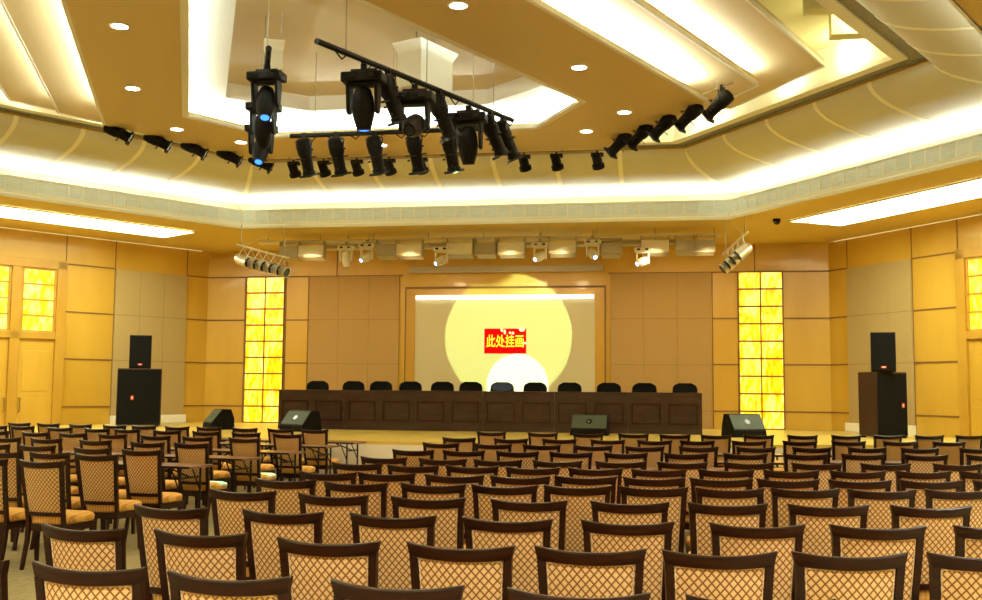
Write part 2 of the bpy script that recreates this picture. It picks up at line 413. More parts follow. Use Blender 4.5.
def sweep(prof, mb, mi=0, poly=tray):
    rings = [[(x,y,z) for x,y in offset(poly, d)] for d, z in prof]
    mb.loft(rings, mi, caps=False); return mb
# cream moulding, grille band
b = sweep([(0,Z_S-.02),(.035,Z_S-.02),(.035,Z_S+.035),(.02,Z_S+.06),(.02,Z_S+.115),(.0,Z_S+.12)], MB())
structure('trim_4', b, M['cream'], 'cream moulding round the ceiling tray', 30)
b = sweep([(0,Z_S+.12),(.0,Z_S+.36)], MB())
b2 = sweep([(.01,Z_S+.36),(.01,Z_S+.385),(-.03,Z_S+.385),(-.03,Z_S+.12),(-.5,Z_S+.12)], MB())
structure('trim_5', b2, M['cream'], 'cream lip of the cove trough')
mv = noisy(mat('pale_air_grille', (.5,.52,.42), .5), (.66,.74,.78), (.78,.87,.90), (6,6,120), 2)
structure('trim_6', b, mv, 'pale grey air grille band round the ceiling tray')
# white bars dividing the grille band
b = MB()
P0 = tray
for i in range(6):
    a, c = Vector((*P0[i],0)), Vector((*P0[(i+1)%6],0)); L = (c-a).length; k = int(L/.29); d = (c-a)/L
    n = Vector((d.y,-d.x,0))
    for j in range(k+1):
        p = a+d*(j*L/k)+n*.008
        b.bar((p.x,p.y,Z_S+.12),(p.x,p.y,Z_S+.36),.02,.016)
structure('trim_7', b, M['cream'], 'white bars of the air grille band')
# curved cove
prof = [(-.5,Z_S+.12),(-.5,Z_S+.60)]
ZT = 6.15
for k in range(11):
    t = (10-k)/10*math.pi/2
    prof.append((1.62-2.12*(1-math.cos(t)), ZT-.50*math.sin(t)))
b = sweep(prof, MB())
structure('trim_8', b, M['cove'], 'curved plaster cove of the ceiling tray', 50)
# ribs on the cove
b = MB()
def rib(pa, dirn):   # pa point on the soffit edge, inward normal dirn
    pts = []
    for (d, z) in prof[2:]: pts.append(Vector((pa.x,pa.y,0))+dirn*d+Vector((0,0,z-.002)))
    t = Vector((-dirn.y,dirn.x,0)).normalized()*.042
    rings = []
    for p in pts: rings.append([p-t, p-t+Vector((0,0,-.007)), p+t+Vector((0,0,-.007)), p+t])
    b.loft(rings)
for i in range(6):
    a, c = Vector((*tray[i],0)), Vector((*tray[(i+1)%6],0)); L = (c-a).length; d = (c-a)/L; n = Vector((d.y,-d.x,0))
    sp = 1.17 if i == 0 else 1.2
    ti = offset(tray, 1.62); k0 = (Vector((*ti[i],0))-a).dot(d); k1 = (Vector((*ti[(i+1)%6],0))-a).dot(d)
    k = max(1,round((k1-k0)/sp))
    for j in range(0, k+1):
        if j in (0, k): continue
        rib(a+d*(k0+(k1-k0)*j/k), n)
    # mitre rib at the corner
    m_ = Vector((*ti[i],0))-a; rib(a, m_/1.62)
structure('trim_9', b, M['rib'], 'cream ribs on the curved cove', 40)
# riser band and ledge above the cove
b = sweep([(1.60,ZT-.005),(1.62,ZT-.01),(1.62,ZT+.02)], MB()); structure('trim_10', b, M['maple_trim'], 'thin dark edge line at top of the cove')
b = sweep([(1.62,ZT+.02),(1.66,ZT+.02),(1.66,ZT+.05),(1.88,ZT+.05)], MB()); structure('trim_11', b, M['grey_band'], 'grey grille ledge above the cove')
b = sweep([(1.88,ZT+.05),(1.88,ZT+.02),(2.06,ZT+.02),(2.06,ZT+.10),(2.02,ZT+.10),(2.02,6.75)], MB()); structure('trim_12', b, M['cream'], 'cream ledge round the upper ceiling')
pl = offset(tray, 2.02)
b = MB(); b.add([(x,y,6.75) for x,y in pl], [tuple(range(6))]); structure('ceiling_upper', b, M['plenum'], 'pale yellow upper ceiling')

def U(l): return [(CX+u, y) for u, y in l]
isl = U([(-3.0,16.45),(3.0,16.45),(4.43,13.95),(.69,6.0),(-.42,6.0),(-4.20,13.95)])
rec = U([(-2.07,15.1),(2.07,15.1),(2.88,13.70),(.25,8.2),(-.25,8.2),(-2.88,13.70)])
b = MB(); b.ringslab(isl, rec, 5.45, 5.55); structure('ceiling_island', b, M['island'], 'gold hanging ceiling island with recessed downlights')
b = MB(); b.ringslab([(x,y) for x,y in offset(isl,-.045)], isl, 5.452, 5.50)
b.ringslab(rec, offset(rec,.09), 5.455, 5.50); structure('trim_13', b, M['cream'], 'cream edge of the gold ceiling island')
# recess chamber
rw = offset(rec,-.38); r1 = U([(-1.35,14.72),(1.35,14.72),(2.30,13.85),(.20,9.4),(-.20,9.4),(-2.30,13.85)])
b = MB(); b.ringslab(rec, rw, 5.55, 5.56)
b.loft([[(x,y,5.56) for x,y in rw],[(x,y,5.76) for x,y in rw],[(x,y,5.76) for x,y in r1],[(x,y,5.98) for x,y in r1]], 0, caps=False)
structure('trim_14', b, M['cream'], 'cream cove of the central ceiling recess')
b = MB(); b.add([(x,y,5.98) for x,y in r1],[tuple(range(6))]); structure('ceiling_recess', b, M['peach'], 'peach ceiling of the central recess')
# stepped outer panels, both sides
p2 = U([(4.0,16.2),(5.15,14.24),(1.30,6.0),(.5,6.0),(3.3,13.6),(2.8,16.2)])
p3 = U([(4.9,16.3),(6.02,14.31),(2.2,6.0),(1.2,6.0),(4.2,13.9),(3.6,16.3)])
def mirror(p): return [(2*CX-x,y) for x,y in p]
b = MB()
for p in (p2, mirror(p2)): b.prism(p, 5.74, 5.84)
structure('ceiling_step', b, M['peach'], 'peach stepped ceiling panels beside the gold island')
b = MB()
for p in (p3, mirror(p3)): b.prism(p, 5.99, 6.09)
structure('ceiling_outer_step', b, M['peach'], 'outer peach stepped ceiling panels')
b = MB()
for p, z in ((p2,5.735),(p3,5.985)):
    for q in (p, mirror(p)):
        for (a, c) in ((0,1),(1,2)):
            b.bar((*q[a],z+.022),(*q[c],z+.022),.03,.055)
structure('trim_15', b, M['cream'], 'cream edges of the stepped ceiling panels')
# lamp troughs
def strip_poly(nm, poly, idx, inset, z, width, pw, col, normal=(0,0,1), tilt=0):
    q = offset(poly, inset)
    for i in idx:
        a, c = Vector((*q[i],z)), Vector((*q[(i+1)%len(q)],z))
        if tilt: e_ = (c-a).normalized(); normal = Vector((e_.y*tilt,-e_.x*tilt,1))
        area_strip(nm, a.lerp(c,.02), a.lerp(c,.98), width, pw, col, normal)
strip_poly('cove_strip_light', tray, range(6), -.22, Z_S+.30, .06, P_COVE, COOL, tilt=.9)
strip_poly('recess_strip_light', rec, (0,1,2,4,5), -.22, 5.58, .06, 16, COOL)
strip_poly('island_strip_light', isl, (2,4), .16, 5.58, .06, 24, COOL)
for q in (p2, mirror(p2)):
    a, c = Vector((*q[1],5.87)), Vector((*q[2],5.87)); off = Vector((-.16,.05,0)) if q is p2 else Vector((.16,.05,0))
    area_strip('step_strip_light', a+off, c+off, .06, 24, COOL)
# fins and lamps in the upper ceiling
for s in (-1,1):
    b = MB()
    for k, y in enumerate((9.0,10.0,11.0,12.0,13.0,14.0)):
        u = 2.5+(y-6)*.46; b.box(CX+s*(u+.45)-.55, CX+s*(u+.45)+.45, y, y+.25, 6.32, 6.75)
    structure('trim_%d' % (16 if s<0 else 17), b, M['plenum'], 'pale fins in the lit gap of the upper ceiling')
    for y in (8.6,9.6,10.6,11.6,12.6,13.6):
        point('upper_lamp', (CX+s*(2.95+(y-6)*.46), y+.10, 6.50), 13, (1,.95,.55), .04)
    for t in (.15,.4,.65,.9):
        a = Vector((5.4,16.9)).lerp(Vector((4.0,18.4)), t) if t > .5 else Vector((6.9,14.6)).lerp(Vector((5.4,16.9)), t*2)
        point('upper_lamp', (CX+s*a.x, a.y, 6.50), 9, (1,.95,.55), .04)

# ceiling light panels along the splay
for s in (-1,1):
    d = Vector((s*math.cos(TH), -math.sin(TH), 0)); n = Vector((s*math.sin(TH), math.cos(TH), 0))
    o = Vector((CX+s*6.37, 21.54, Z_S-.004))
    r = empty('ceiling_light_panel', o, 0, 'long glowing light panel in the soffit by the %s wall' % ('left' if s<0 else 'right'), 'ceiling light', 'long ceiling light panels')
    r.rotation_euler = (0,0,math.atan2(d.y,d.x))
    sy = 1 if s > 0 else -1     # local +y towards the wall on the right hand side
    y0, y1 = sorted((0, sy*1.30)); L = 7.2
    MB().box(0,L,y0,y1,-.012,0).build('diffuser', M['diffuser'], r)
    b = MB()
    for yy in (y0,y1): b.box(-.03,L,yy-.02,yy+.02,-.03,0)
    b.box(-.03,.0,y0,y1,-.03,0)
    b.build('frame', M['cream'], r)
    yy = sy*.42; MB().box(0,L,yy-.02,yy+.02,-.035,-.012).build('divider', M['maple_trim'], r)
    b = MB()
    for k in range(7):
        for yy in (sy*.2, sy*.85): b.tube([(.6+k*1.0,yy,-.05),(.6+k*1.0,yy,-.01)],.035,8)
    b.build('fixing_stud', M['grey_fixture'], r)
    # wall washer slot
    b = MB(); side_wall(s, b, .25, SL-.2, Z_S-.012, Z_S-.001, -.07, -.02)
    o2 = b.build('wall_washer_light', M['slot_light']); tag(o2, 'thin glowing slot light along the top of the %s wall' % ('left' if s<0 else 'right'), 'ceiling light', 'wall washer slots')
# downlights
DL = [(-5.72,10.05),(-6.75,12.24),(-7.17,14.33),(-6.55,15.24),(-2.03,9.98),(-1.0,12.17),(-.55,14.28),(-1.15,15.27),(-4.42,15.73),(-3.0,15.73)]
DLL = ['near top edge of the picture on the left','second on the left side of the gold island','third on the left side of the gold island','at the front left corner of the gold island',
 'at the top edge of the picture right of the recess','second on the right side of the gold island','third on the right side of the gold island','at the front right corner of the gold island','left of centre on the front of the gold island','right of centre on the front of the gold island']
dl0 = None
rs = []  # unseen rear downlights, added to light the chair backs
for y in (-3.0,-.2): 
    for u in (-9,-5.4,-1.8,1.8,5.4,9): rs.append((CX+u, y))
for y in (3.4,7.0): 
    for u in (-10.5,-7.5,7.5,10.5): rs.append((CX+u*1.0,y))
for i, (x, y) in enumerate(DL+rs):
    z = 5.45 if i < len(DL) else Z_S
    if dl0 is None:
        o = empty('downlight', (0,0,0), 0, 'x', 'downlight', 'round recessed downlights')
        b = MB(); n = 24
        b.loft([[(r_*math.cos(k*2*math.pi/n), r_*math.sin(k*2*math.pi/n), zz) for k in range(n)] for r_, zz in ((.085,-.002),(.088,-.010),(.108,-.010),(.112,0))], caps=False)
        b.build('trim_ring', M['cream'], o, smooth=40)
        b = MB(); b.loft([[(.086*math.cos(k*2*math.pi/n), .086*math.sin(k*2*math.pi/n), zz) for k in range(n)] for zz in (-.001,-.004)])
        b.build('lamp_face', M['lamp'], o)
        dl0 = o
    else: o = copy_tree(dl0)
    o.location = (x,y,z)
    o['label'] = 'round recessed downlight '+(DLL[i] if i < len(DL) else 'added in the unseen rear soffit, place %s of its row, %s row' % (ORD[(i-len(DL))%6 if i-len(DL) < 12 else (i-len(DL)-12)%4], ORD[(i-len(DL))//6] if i-len(DL) < 12 else ORD[2+(i-len(DL)-12)//4]))
    o['group'] = 'round recessed downlights' if i < len(DL) else 'downlights added in the unseen rear soffit'
    spot('downlight_beam', (x,y,z-.03), (x,y,0), P_DOWN if i < len(DL) else P_DOWN*5.0, 150, .9, (1,.74,.42) if i < len(DL) else (.98,.97,.84), .08)
# dome camera
r = empty('dome_camera', (2.2,21.39,Z_S), 0, 'small black dome camera under the soffit right of the stage', 'camera')
b = MB(); b.tube([(0,0,0),(0,0,-.05)],.075,16); b.build('mount', M['black_plastic'], r, smooth=40)
b = MB(); b.loft([[(.065*math.cos(t)*math.cos(k*math.pi/8), .065*math.cos(t)*math.sin(k*math.pi/8), -.05-.065*math.sin(t)) for k in range(16)] for t in (0,.4,.8,1.2,1.5)]); b.build('dome', M['dark_glass'], r, smooth=60)

# ================================================================== stage
ZST = .74
sp_ = [(-17.0,19.6),(-12.2,18.5),(-9.0,17.75),(-6.0,17.25),(-3.9,17.15),(-1.5,17.3),(1.2,17.85),(4.2,18.7),(9.2,20.5)]
def clip_wall(p): return p
poly = []
# follow the splayed walls behind
fl = wp(-1, 9.5, 0); 
front = [(-15.0, 19.35),(-12.2,18.5),(-9.0,17.75),(-6.0,17.25),(-3.9,17.15),(-1.5,17.3),(1.2,17.85),(4.2,18.75),(7.15,19.6)]
poly = front+[(CX+UW,25),(CX-UW,25)]
b = MB(); b.prism(poly, ZST-.06, ZST); structure('stage_floor', b, M['stage_wood'], 'honey boarded stage floor')
b = MB()
for i in range(len(front)-1):
    b.loft([[(*front[i],z),(*front[i+1],z),(front[i+1][0],front[i+1][1]+.1,z),(front[i][0],front[i][1]+.1,z)] for z in (0,ZST-.06)])
structure('stage_front', b, M['cream'], 'pale front face of the stage')

# ================================================================== banquet chairs
def make_chair():
    r = empty('banquet_chair', (0,0,0), 0, 'x', 'chair')
    # crest rail: bowed back, tips flared
    rings = []
    N = 14
    for i in range(N+1):
        t = -1+2*i/N; x = .236*t; bow = -.046*(1-t*t); top = .953+.018*abs(t)**2.2; bot = .899+.011*t*t
        xb = .221*t; th = .030
        y0 = bow-.006; 
        pr_ = [(y0,top-.006),(y0+.006,top),(y0+th-.006,top),(y0+th,top-.006),(y0+th+.006,bot+.006),(y0+th,bot),(y0+.010,bot),(y0+.004,bot+.006)]
        rings.append([(x+(xb-x)*((top-z)/(top-bot)), y, z) for y, z in pr_])
    b = MB(); b.loft(rings); b.build('crest_rail', M['dark_wood'], r, smooth=50)
    # side posts and lower back rail
    b = MB()
    for s in (-1,1):
        b.loft([[(s*x-.017,y-.014,z),(s*x+.017,y-.014,z),(s*x+.017,y+.018,z),(s*x-.017,y+.018,z)] for x,y,z in ((.206,.010,.915),(.199,.030,.78),(.189,.062,.60),(.184,.088,.45),(.183,.096,.40))])
    rr = []
    for i in range(9):
        t = -1+i/4; x = .17*t; y = .085-.022*(1-t*t)
        rr.append([(x,y-.012,.472),(x,y+.012,.478),(x,y+.010,.510),(x,y-.014,.506)])
    b.loft(rr); b.build('back_frame', M['dark_wood'], r, smooth=35)
    # upholstered back
    nx, nz = 12, 10; vs = []; fs = []
    def yb(t, v):   # rear surface; v 0 bottom .. 1 top
        base = .086*(1-v)**1.15+.012*v; bow = -.034*(1-t*t)*(.55+.45*v)
        puff = -.010*(1-t**4)*(1-(2*v-1)**6)
        return base+bow, puff
    for sgn in (0,1):
        for j in range(nz+1):
            v = j/nz; hw = .168+.018*v
            for i in range(nx+1):
                t = -1+2*i/nx; y, p = yb(t, v)
                vs.append((hw*t, y+p-.004 if sgn == 0 else y-p*1.6+.020, .507+.400*v))
    n1 = (nx+1)*(nz+1)
    for sgn in (0,1):
        for j in range(nz):
            for i in range(nx):
                a = sgn*n1+j*(nx+1)+i; q = (a,a+1,a+nx+2,a+nx+1); fs.append(q if sgn == 0 else q[::-1])
    rim = [j*(nx+1) for j in range(nz+1)]+[nz*(nx+1)+i for i in range(1,nx+1)]+[j*(nx+1)+nx for j in range(nz-1,-1,-1)]+[i for i in range(nx-1,0,-1)]
    for k in range(len(rim)):
        a, c = rim[k], rim[(k+1)%len(rim)]; fs.append((a,c,c+n1,a+n1))
    b = MB(); b.add(vs, fs); b.build('backrest', M['lattice'], r, smooth=60)
    # piping round the back panel
    pts = []
    for k in range(0, nx+1): t = -1+2*k/nx; y, p = yb(t,1); pts.append((.1845*t*.985, y-.010, .901))
    b = MB(); b.tube(pts, .0042, 6)
    for s in (-1,1):
        b.tube([(s*(.168+.018*v)*.975, yb(s,v)[0]-.008, .507+.400*v) for v in (0,.25,.5,.75,.985)], .0034, 6)
    b.build('piping', M['piping'], r, smooth=60)
    # seat cushion
    rings = []
    for z, k in ((.398,.93),(.41,1.0),(.45,1.01),(.468,.97),(.482,.84),(.488,.5),(.489,.1)):
        ring = []
        for q in range(28):
            a = q*2*math.pi/28; cx, sy = math.cos(a), math.sin(a)
            ex = lambda v: math.copysign(abs(v)**.45, v)
            yy = ex(sy)*.225*k; w_ = (.212+.026*(yy/.225))*k
            ring.append((ex(cx)*w_, .305+yy, z))
        rings.append(ring)
    b = MB(); b.loft(rings); b.build('seat', M['seat_fabric'], r, smooth=60)
    # seat frame
    b = MB(); b.loft([[(-.19,.09,z),(.19,.09,z),(.222,.50,z),(.10,.522,z),(-.10,.522,z),(-.222,.50,z)] for z in (.335,.398)])
    b.build('seat_frame', M['dark_wood'], r)
    for s in (-1,1):
        b = MB(); b.loft([[(s*x-w_,y-w_,z),(s*x+w_,y-w_,z),(s*x+w_,y+w_,z),(s*x-w_,y+w_,z)] for x,y,z,w_ in ((.183,.098,.41,.019),(.182,.085,.25,.017),(.186,.035,0,.014))])
        b.build('leg', M['dark_wood'], r, smooth=35)
        b = MB(); b.loft([[(s*x-w_,y-w_,z),(s*x+w_,y-w_,z),(s*x+w_,y+w_,z),(s*x-w_,y+w_,z)] for x,y,z,w_ in ((.198,.485,.36,.022),(.198,.485,.20,.018),(.200,.492,0,.013))])
        b.build('leg', M['dark_wood'], r, smooth=35)
    return r
R_ROWS = [[[-2.68,16.09,-3.5],[-1.87,16.01,-0.8],[-1.18,16.04,1.5],[-0.5,16.11,3.7],[0.12,16.06,5.8],[0.73,16.16,7.7],[1.37,16.37,9.8],[2.03,16.53,11.8],[2.7,16.75,13.9],[3.35,16.97,15.8],[4.0,17.15,17.7],[4.65,17.41,19.5]],[[-2.79,14.08,-0.6],[-2.07,14.03,1.2],[-1.43,14.16,2.8],[-0.78,14.15,4.5],[-0.16,14.17,6.0],[0.4,14.29,7.4],[1.08,14.42,9.1],[1.76,14.61,10.7],[2.41,14.76,12.3],[3.11,14.98,14.0],[3.78,15.14,15.5]],[[-2.73,12.63,-2.5],[-2.08,12.63,-0.8],[-1.49,12.65,0.8],[-0.87,12.64,2.4],[-0.26,12.63,4.1],[0.37,12.72,5.7],[1.04,12.84,7.5],[1.7,13.0,9.2],[2.36,13.17,10.9],[2.98,13.26,12.4],[3.69,13.46,14.1]],[[-2.71,11.13,1.7],[-2.16,11.17,2.6],[-1.58,11.2,3.5],[-1.01,11.25,4.4],[-0.43,11.29,5.3],[0.2,11.36,6.3],[0.82,11.48,7.3],[1.45,11.6,8.3],[2.07,11.77,9.2],[2.72,11.84,10.2],[3.38,11.98,11.2]],[[-2.69,9.86,-1.4],[-2.1,9.81,0.0],[-1.57,9.81,1.3],[-1.01,9.83,2.7],[-0.43,9.89,4.1],[0.14,9.96,5.4],[0.75,10.07,6.9],[1.37,10.16,8.3],[2.0,10.26,9.8],[2.67,10.41,11.3]],[[-2.71,9.03,-2.9],[-2.17,8.91,-1.4],[-1.66,8.97,-0.1],[-1.13,8.95,1.3],[-0.6,9.0,2.7],[-0.07,9.01,4.1],[0.49,9.1,5.5],[1.03,9.17,6.9],[1.58,9.25,8.4],[2.13,9.38,9.8],[2.66,9.47,11.1]],[[-2.63,7.99,0.3],[-2.17,8.04,1.0],[-1.62,8.01,1.9],[-1.11,8.02,2.7],[-0.61,8.13,3.5],[-0.1,8.13,4.3],[0.4,8.18,5.0],[0.9,8.23,5.8],[1.43,8.3,6.6],[1.96,8.41,7.4],[2.51,8.49,8.3]],[[-2.72,7.29,-2.3],[-2.16,7.18,-0.7],[-1.61,7.21,0.8],[-1.11,7.24,2.1],[-0.61,7.31,3.5],[-0.09,7.34,4.9],[0.42,7.38,6.3],[0.93,7.49,7.6],[1.44,7.54,9.0],[1.97,7.67,10.3]],[[-2.7,6.46,-6.5],[-2.05,6.33,-4.2],[-1.44,6.31,-1.9],[-0.82,6.31,0.3],[-0.22,6.34,2.6],[0.35,6.39,4.6],[0.93,6.45,6.7],[1.52,6.53,8.8]],[[-2.71,5.49,-6.1],[-2.04,5.43,-3.8],[-1.42,5.4,-1.7],[-0.81,5.38,0.4],[-0.2,5.4,2.5],[0.44,5.43,4.7],[1.03,5.51,6.7],[1.64,5.63,8.7]],[[-2.72,4.62,-8.8],[-2.11,4.57,-6.1],[-1.46,4.45,-3.2],[-0.87,4.44,-0.5],[-0.32,4.46,1.9],[0.21,4.48,4.4],[0.74,4.56,6.7],[1.29,4.65,9.2]],[[-2.69,3.68,-6.6],[-2.11,3.63,-5.2],[-1.53,3.56,-3.7],[-0.91,3.52,-2.1],[-0.29,3.5,-0.6],[0.29,3.51,0.9]]]
L_ROWS = [[[-11.37,17.09,-8.0],[-10.74,16.99,-8.0],[-10.02,16.81,-8.0],[-9.31,16.68,-8.0],[-8.73,16.6,-8.0],[-8.06,16.46,-8.0],[-7.47,16.41,-8.0],[-6.78,16.25,-8.0],[-6.11,16.1,-8.0],[-5.52,16.04,-8.0]],[[-10.93,15.79,-8.0],[-10.42,15.76,-8.0],[-9.57,15.47,-8.0],[-8.82,15.28,-8.0],[-8.27,15.2,-8.0],[-7.47,14.94,-8.0],[-6.76,14.76,-8.0],[-6.07,14.6,-8.0],[-5.36,14.39,-8.0]],[[-9.65,13.94,-8.0],[-8.89,13.76,-8.0],[-8.25,13.65,-8.0],[-7.56,13.51,-8.0],[-6.84,13.34,-8.0],[-6.18,13.22,-8.0],[-5.45,13.06,-8.0]],[[-8.35,12.28,-8.0],[-7.7,12.15,-8.0],[-6.92,11.96,-8.0],[-6.1,11.7,-8.0],[-5.54,11.7,-8.0]],[[-7.5,10.79,-8.0],[-6.89,10.71,-8.0],[-6.09,10.47,-8.0]],[[-6.57,9.59,-5.0],[-6.06,9.63,-5.0]],[[-6.04,8.6,-5.0],[-5.46,8.56,-5.0],[-5.47,9.49,-5.0],[-5.43,10.3,-5.0]]]

chair0 = make_chair(); first = True
random.seed(11)
NROW = len(R_ROWS)
def row_name(k, n):   # k = 0 nearest the stage
    if k == n-1: return 'row nearest the viewer'
    if k == 0: return 'row nearest the stage'
    if k >= n//2: return ORD[n-1-k]+' row from the viewer'
    return ORD[k]+' row from the stage'
for bi, rows in enumerate((R_ROWS, L_ROWS)):
    for k, row in enumerate(rows):
        for i, (x, y, a) in enumerate(row):
            if first: o = chair0; first = False
            else: o = copy_tree(chair0)
            o.location = (x, y, 0); o.rotation_euler = (0,0,R(a+random.uniform(-1.5,1.5)))
            if bi == 0:
                lab = 'lattice chair, %s from aisle, %s, right block' % (ORD[i], row_name(k, NROW))
                grp = 'lattice backed chairs of the right block'
            else:
                if k == len(rows)-1:
                    lab = ['dark framed chair in the left block, nearest the viewer of its last column pair','dark framed chair on the left with orange seat, nearest full one','dark framed chair on the left, second behind the brown folding tables','dark framed chair on the left, set just behind the end of a folding table','dark framed chair cut by the left edge'][i]
                else:
                    lab = 'lattice chair, %s from aisle, %s, left block' % (ORD[len(row)-1-i], row_name(k, len(rows)))
                grp = 'lattice backed chairs of the left block'
            o['label'] = lab; o['group'] = grp

# ================================================================== folding tables
def make_table(L):
    r = empty('folding_table', (0,0,0), 0, 'x', 'table')
    MB().box(-L/2,L/2,-.225,.225,.712,.74).build('table_top', M['table_top'], r, bevel=.004)
    MB().box(-L/2+.002,L/2-.002,-.228,.228,.716,.736).build('edge_band', M['black_plastic'], r)
    for s in (-1,1):
        x = s*(L/2-.14)
        b = MB()
        for y in (-.19,.19): b.tube([(x,y,.715),(x,y,.0)],.0135,8)
        b.tube([(x,-.19,.10),(x,.19,.10)],.011,8); b.tube([(x,-.19,.60),(x,.19,.60)],.011,8)
        b.build('leg', M['black_metal'], r, smooth=40)
        b = MB(); b.tube([(x,0,.60),(x-s*.30,0,.70)],.010,8); b.tube([(x-s*.12,-.19,.705),(x,-.19,.45)],.009,8); b.tube([(x-s*.12,.19,.705),(x,.19,.45)],.009,8)
        b.build('brace', M['black_metal'], r, smooth=40)
    return r
tb0 = make_table(1.5); firstt = True
def place_table(x, y, rz, lab, grp):
    global firstt
    if firstt: o = tb0; firstt = False
    else: o = copy_tree(tb0)
    o.location = (x,y,0); o.rotation_euler = (0,0,rz); o['label'] = lab; o['group'] = grp
lt = [(-5.19,11.25),(-5.14,12.62),(-5.02,13.92),(-5.03,15.52),(-4.97,16.76)]
for k, (x, y) in enumerate(lt):
    for j in range(3 if k > 1 else 2 if k else 1):
        a = -R(10); d = Vector((math.cos(a), math.sin(a)))
        c = Vector((x,y))-d*(.76+1.52*j); yo = 0
        place_table(c.x, c.y, a, 'brown folding table, %s from the aisle, %s row from the stage, left block' % (ORD[j], ORD[4-k]), 'folding tables of the left block')
for k in range(5):
    row = R_ROWS[k]; n = 0
    xs = row[0][0]-.2; xe = row[-1][0]
    import bisect
    def rowy(x):
        for q in range(len(row)-1):
            if row[q][0] <= x <= row[q+1][0]:
                t = (x-row[q][0])/(row[q+1][0]-row[q][0]); return row[q][1]*(1-t)+row[q+1][1]*t
        return row[0][1] if x < row[0][0] else row[-1][1]
    if k == 0: continue
    x = xs+.75
    while x < xe+.3:
        sl = math.atan2(rowy(x+.6)-rowy(x-.6), 1.2); sl = max(-.3,min(.3,sl))
        place_table(x, rowy(x)+.86, sl, 'brown folding table, %s from aisle, before the %s, right block' % (ORD[n], row_name(k, NROW)), 'folding tables of the right block')
        x += 1.54*math.cos(sl)+.02; n += 1

# ================================================================== head table on the stage
desk_x0, desk_x1, DY = -8.255, .705, 21.6
nu = 6; dw = (desk_x1-desk_x0)/nu
def make_desk():
    r = empty('head_desk', (0,0,0), 0, 'x', 'desk'); hw = dw/2-.002
    MB().box(-hw,hw,-.02,.62,.80,.84).build('desk_top', M['desk_wood'], r, bevel=.006)
    b = MB(); b.box(-hw,hw,.0,.03,0,.80); b.box(-hw,-hw+.03,.03,.58,0,.80); b.box(hw-.03,hw,.03,.58,0,.80)
    b.build('front_panel', M['desk_wood'], r)
    for k in (-1,1):
        c = k*hw/2; w_ = hw/2-.075
        b = MB(); b.ringslab([(c-w_,.19),(c-w_,.62),(c+w_,.62),(c+w_,.19)],[(c-w_+.035,.225),(c-w_+.035,.585),(c+w_-.035,.585),(c+w_-.035,.225)],-.016,.0)
        b.v = [(x, z, y) for x, y, z in b.v]     # stand the ring upright
        b.build('panel_moulding', M['dark_wood'], r, bevel=.003)
    b = MB(); b.box(-hw,hw,-.012,0,.0,.09); b.build('plinth', M['desk_wood'], r)
    return r
d0 = make_desk()
for i in range(nu):
    o = d0 if i == 0 else copy_tree(d0)
    o.location = (desk_x0+dw*(i+.5), DY, ZST)
    o['label'] = 'dark walnut panelled desk, %s in the long head table on the stage' % (['leftmost','second from the left','third from the left','third from the right','second from the right','rightmost'][i])
    o['group'] = 'head table desks'
def make_office():
    r = empty('office_chair', (0,0,0), 0, 'x', 'chair')
    # origin: floor point, back faces -y is the desk side; sitter faces -y
    rings = []
    for j in range(13):
        v = j/12; z = .50+.54*v
        hw = .272*(1-.06*v)*(1 if v < .74 else math.sqrt(max(0,1-((v-.74)/.265)**2.4))*.62+.38)
        ring = []
        for q in range(20):
            a = q*2*math.pi/20; cx, sy = math.cos(a), math.sin(a)
            ring.append((math.copysign(abs(cx)**.6,cx)*hw, .20+.04*v+math.copysign(abs(sy)**.7,sy)*.032-.05*(math.copysign(abs(cx)**.6,cx))**2, z))
        rings.append(ring)
    b = MB(); b.loft(rings); b.build('backrest', M['black_fabric'], r, smooth=60)
    rings = []
    for z, k in ((.42,.9),(.44,1),(.48,1),(.50,.9),(.51,.4)):
        rings.append([(math.copysign(abs(math.cos(q*math.pi/12))**.5,math.cos(q*math.pi/12))*.24*k, -.03+math.copysign(abs(math.sin(q*math.pi/12))**.5,math.sin(q*math.pi/12))*.23*k, z) for q in range(24)])
    b = MB(); b.loft(rings); b.build('seat', M['black_fabric'], r, smooth=60)
    b = MB(); b.bar((0,.05,.42),(0,.26,.60),.06,.02); b.tube([(0,0,.10),(0,0,.43)],.028,10); b.build('post', M['black_metal'], r)
    b = MB()
    for q in range(5):
        a = q*2*math.pi/5; b.bar((0,0,.10),(.27*math.cos(a),.27*math.sin(a),.06),.045,.03)
    b.build('star_base', M['black_plastic'], r)
    for q in range(5):
        a = q*2*math.pi/5+.001; b = MB(); c = Vector((.27*math.cos(a),.27*math.sin(a),.03)); t = Vector((-math.sin(a),math.cos(a),0))*.02
        b.tube([c-t,c+t],.03,10); b.build('caster', M['black_plastic'], r, smooth=40)
    for s in (-1,1):
        b = MB(); b.tube([(s*.22,-.02,.45),(s*.29,-.02,.50),(s*.29,-.02,.64),(s*.29,.16,.66)],.014,8); b.build('armrest', M['black_plastic'], r, smooth=40)
    return r
oc = make_office()
for i, x in enumerate((-7.75,-6.93,-6.28,-5.61,-4.88,-4.25,-3.54,-2.83,-2.07,-1.22,-.46,.39)):
    o = oc if i == 0 else copy_tree(oc)
    o.location = (x, 22.52, ZST); o.rotation_euler = (0,0,R(random.uniform(-3,3)))
    o['label'] = 'black office chair behind the head table, %s' % (ORD[i]+' from the left' if i < 6 else (ORD[11-i]+' from the right' if i < 11 else 'rightmost'))
    o['group'] = 'black chairs behind the head table'

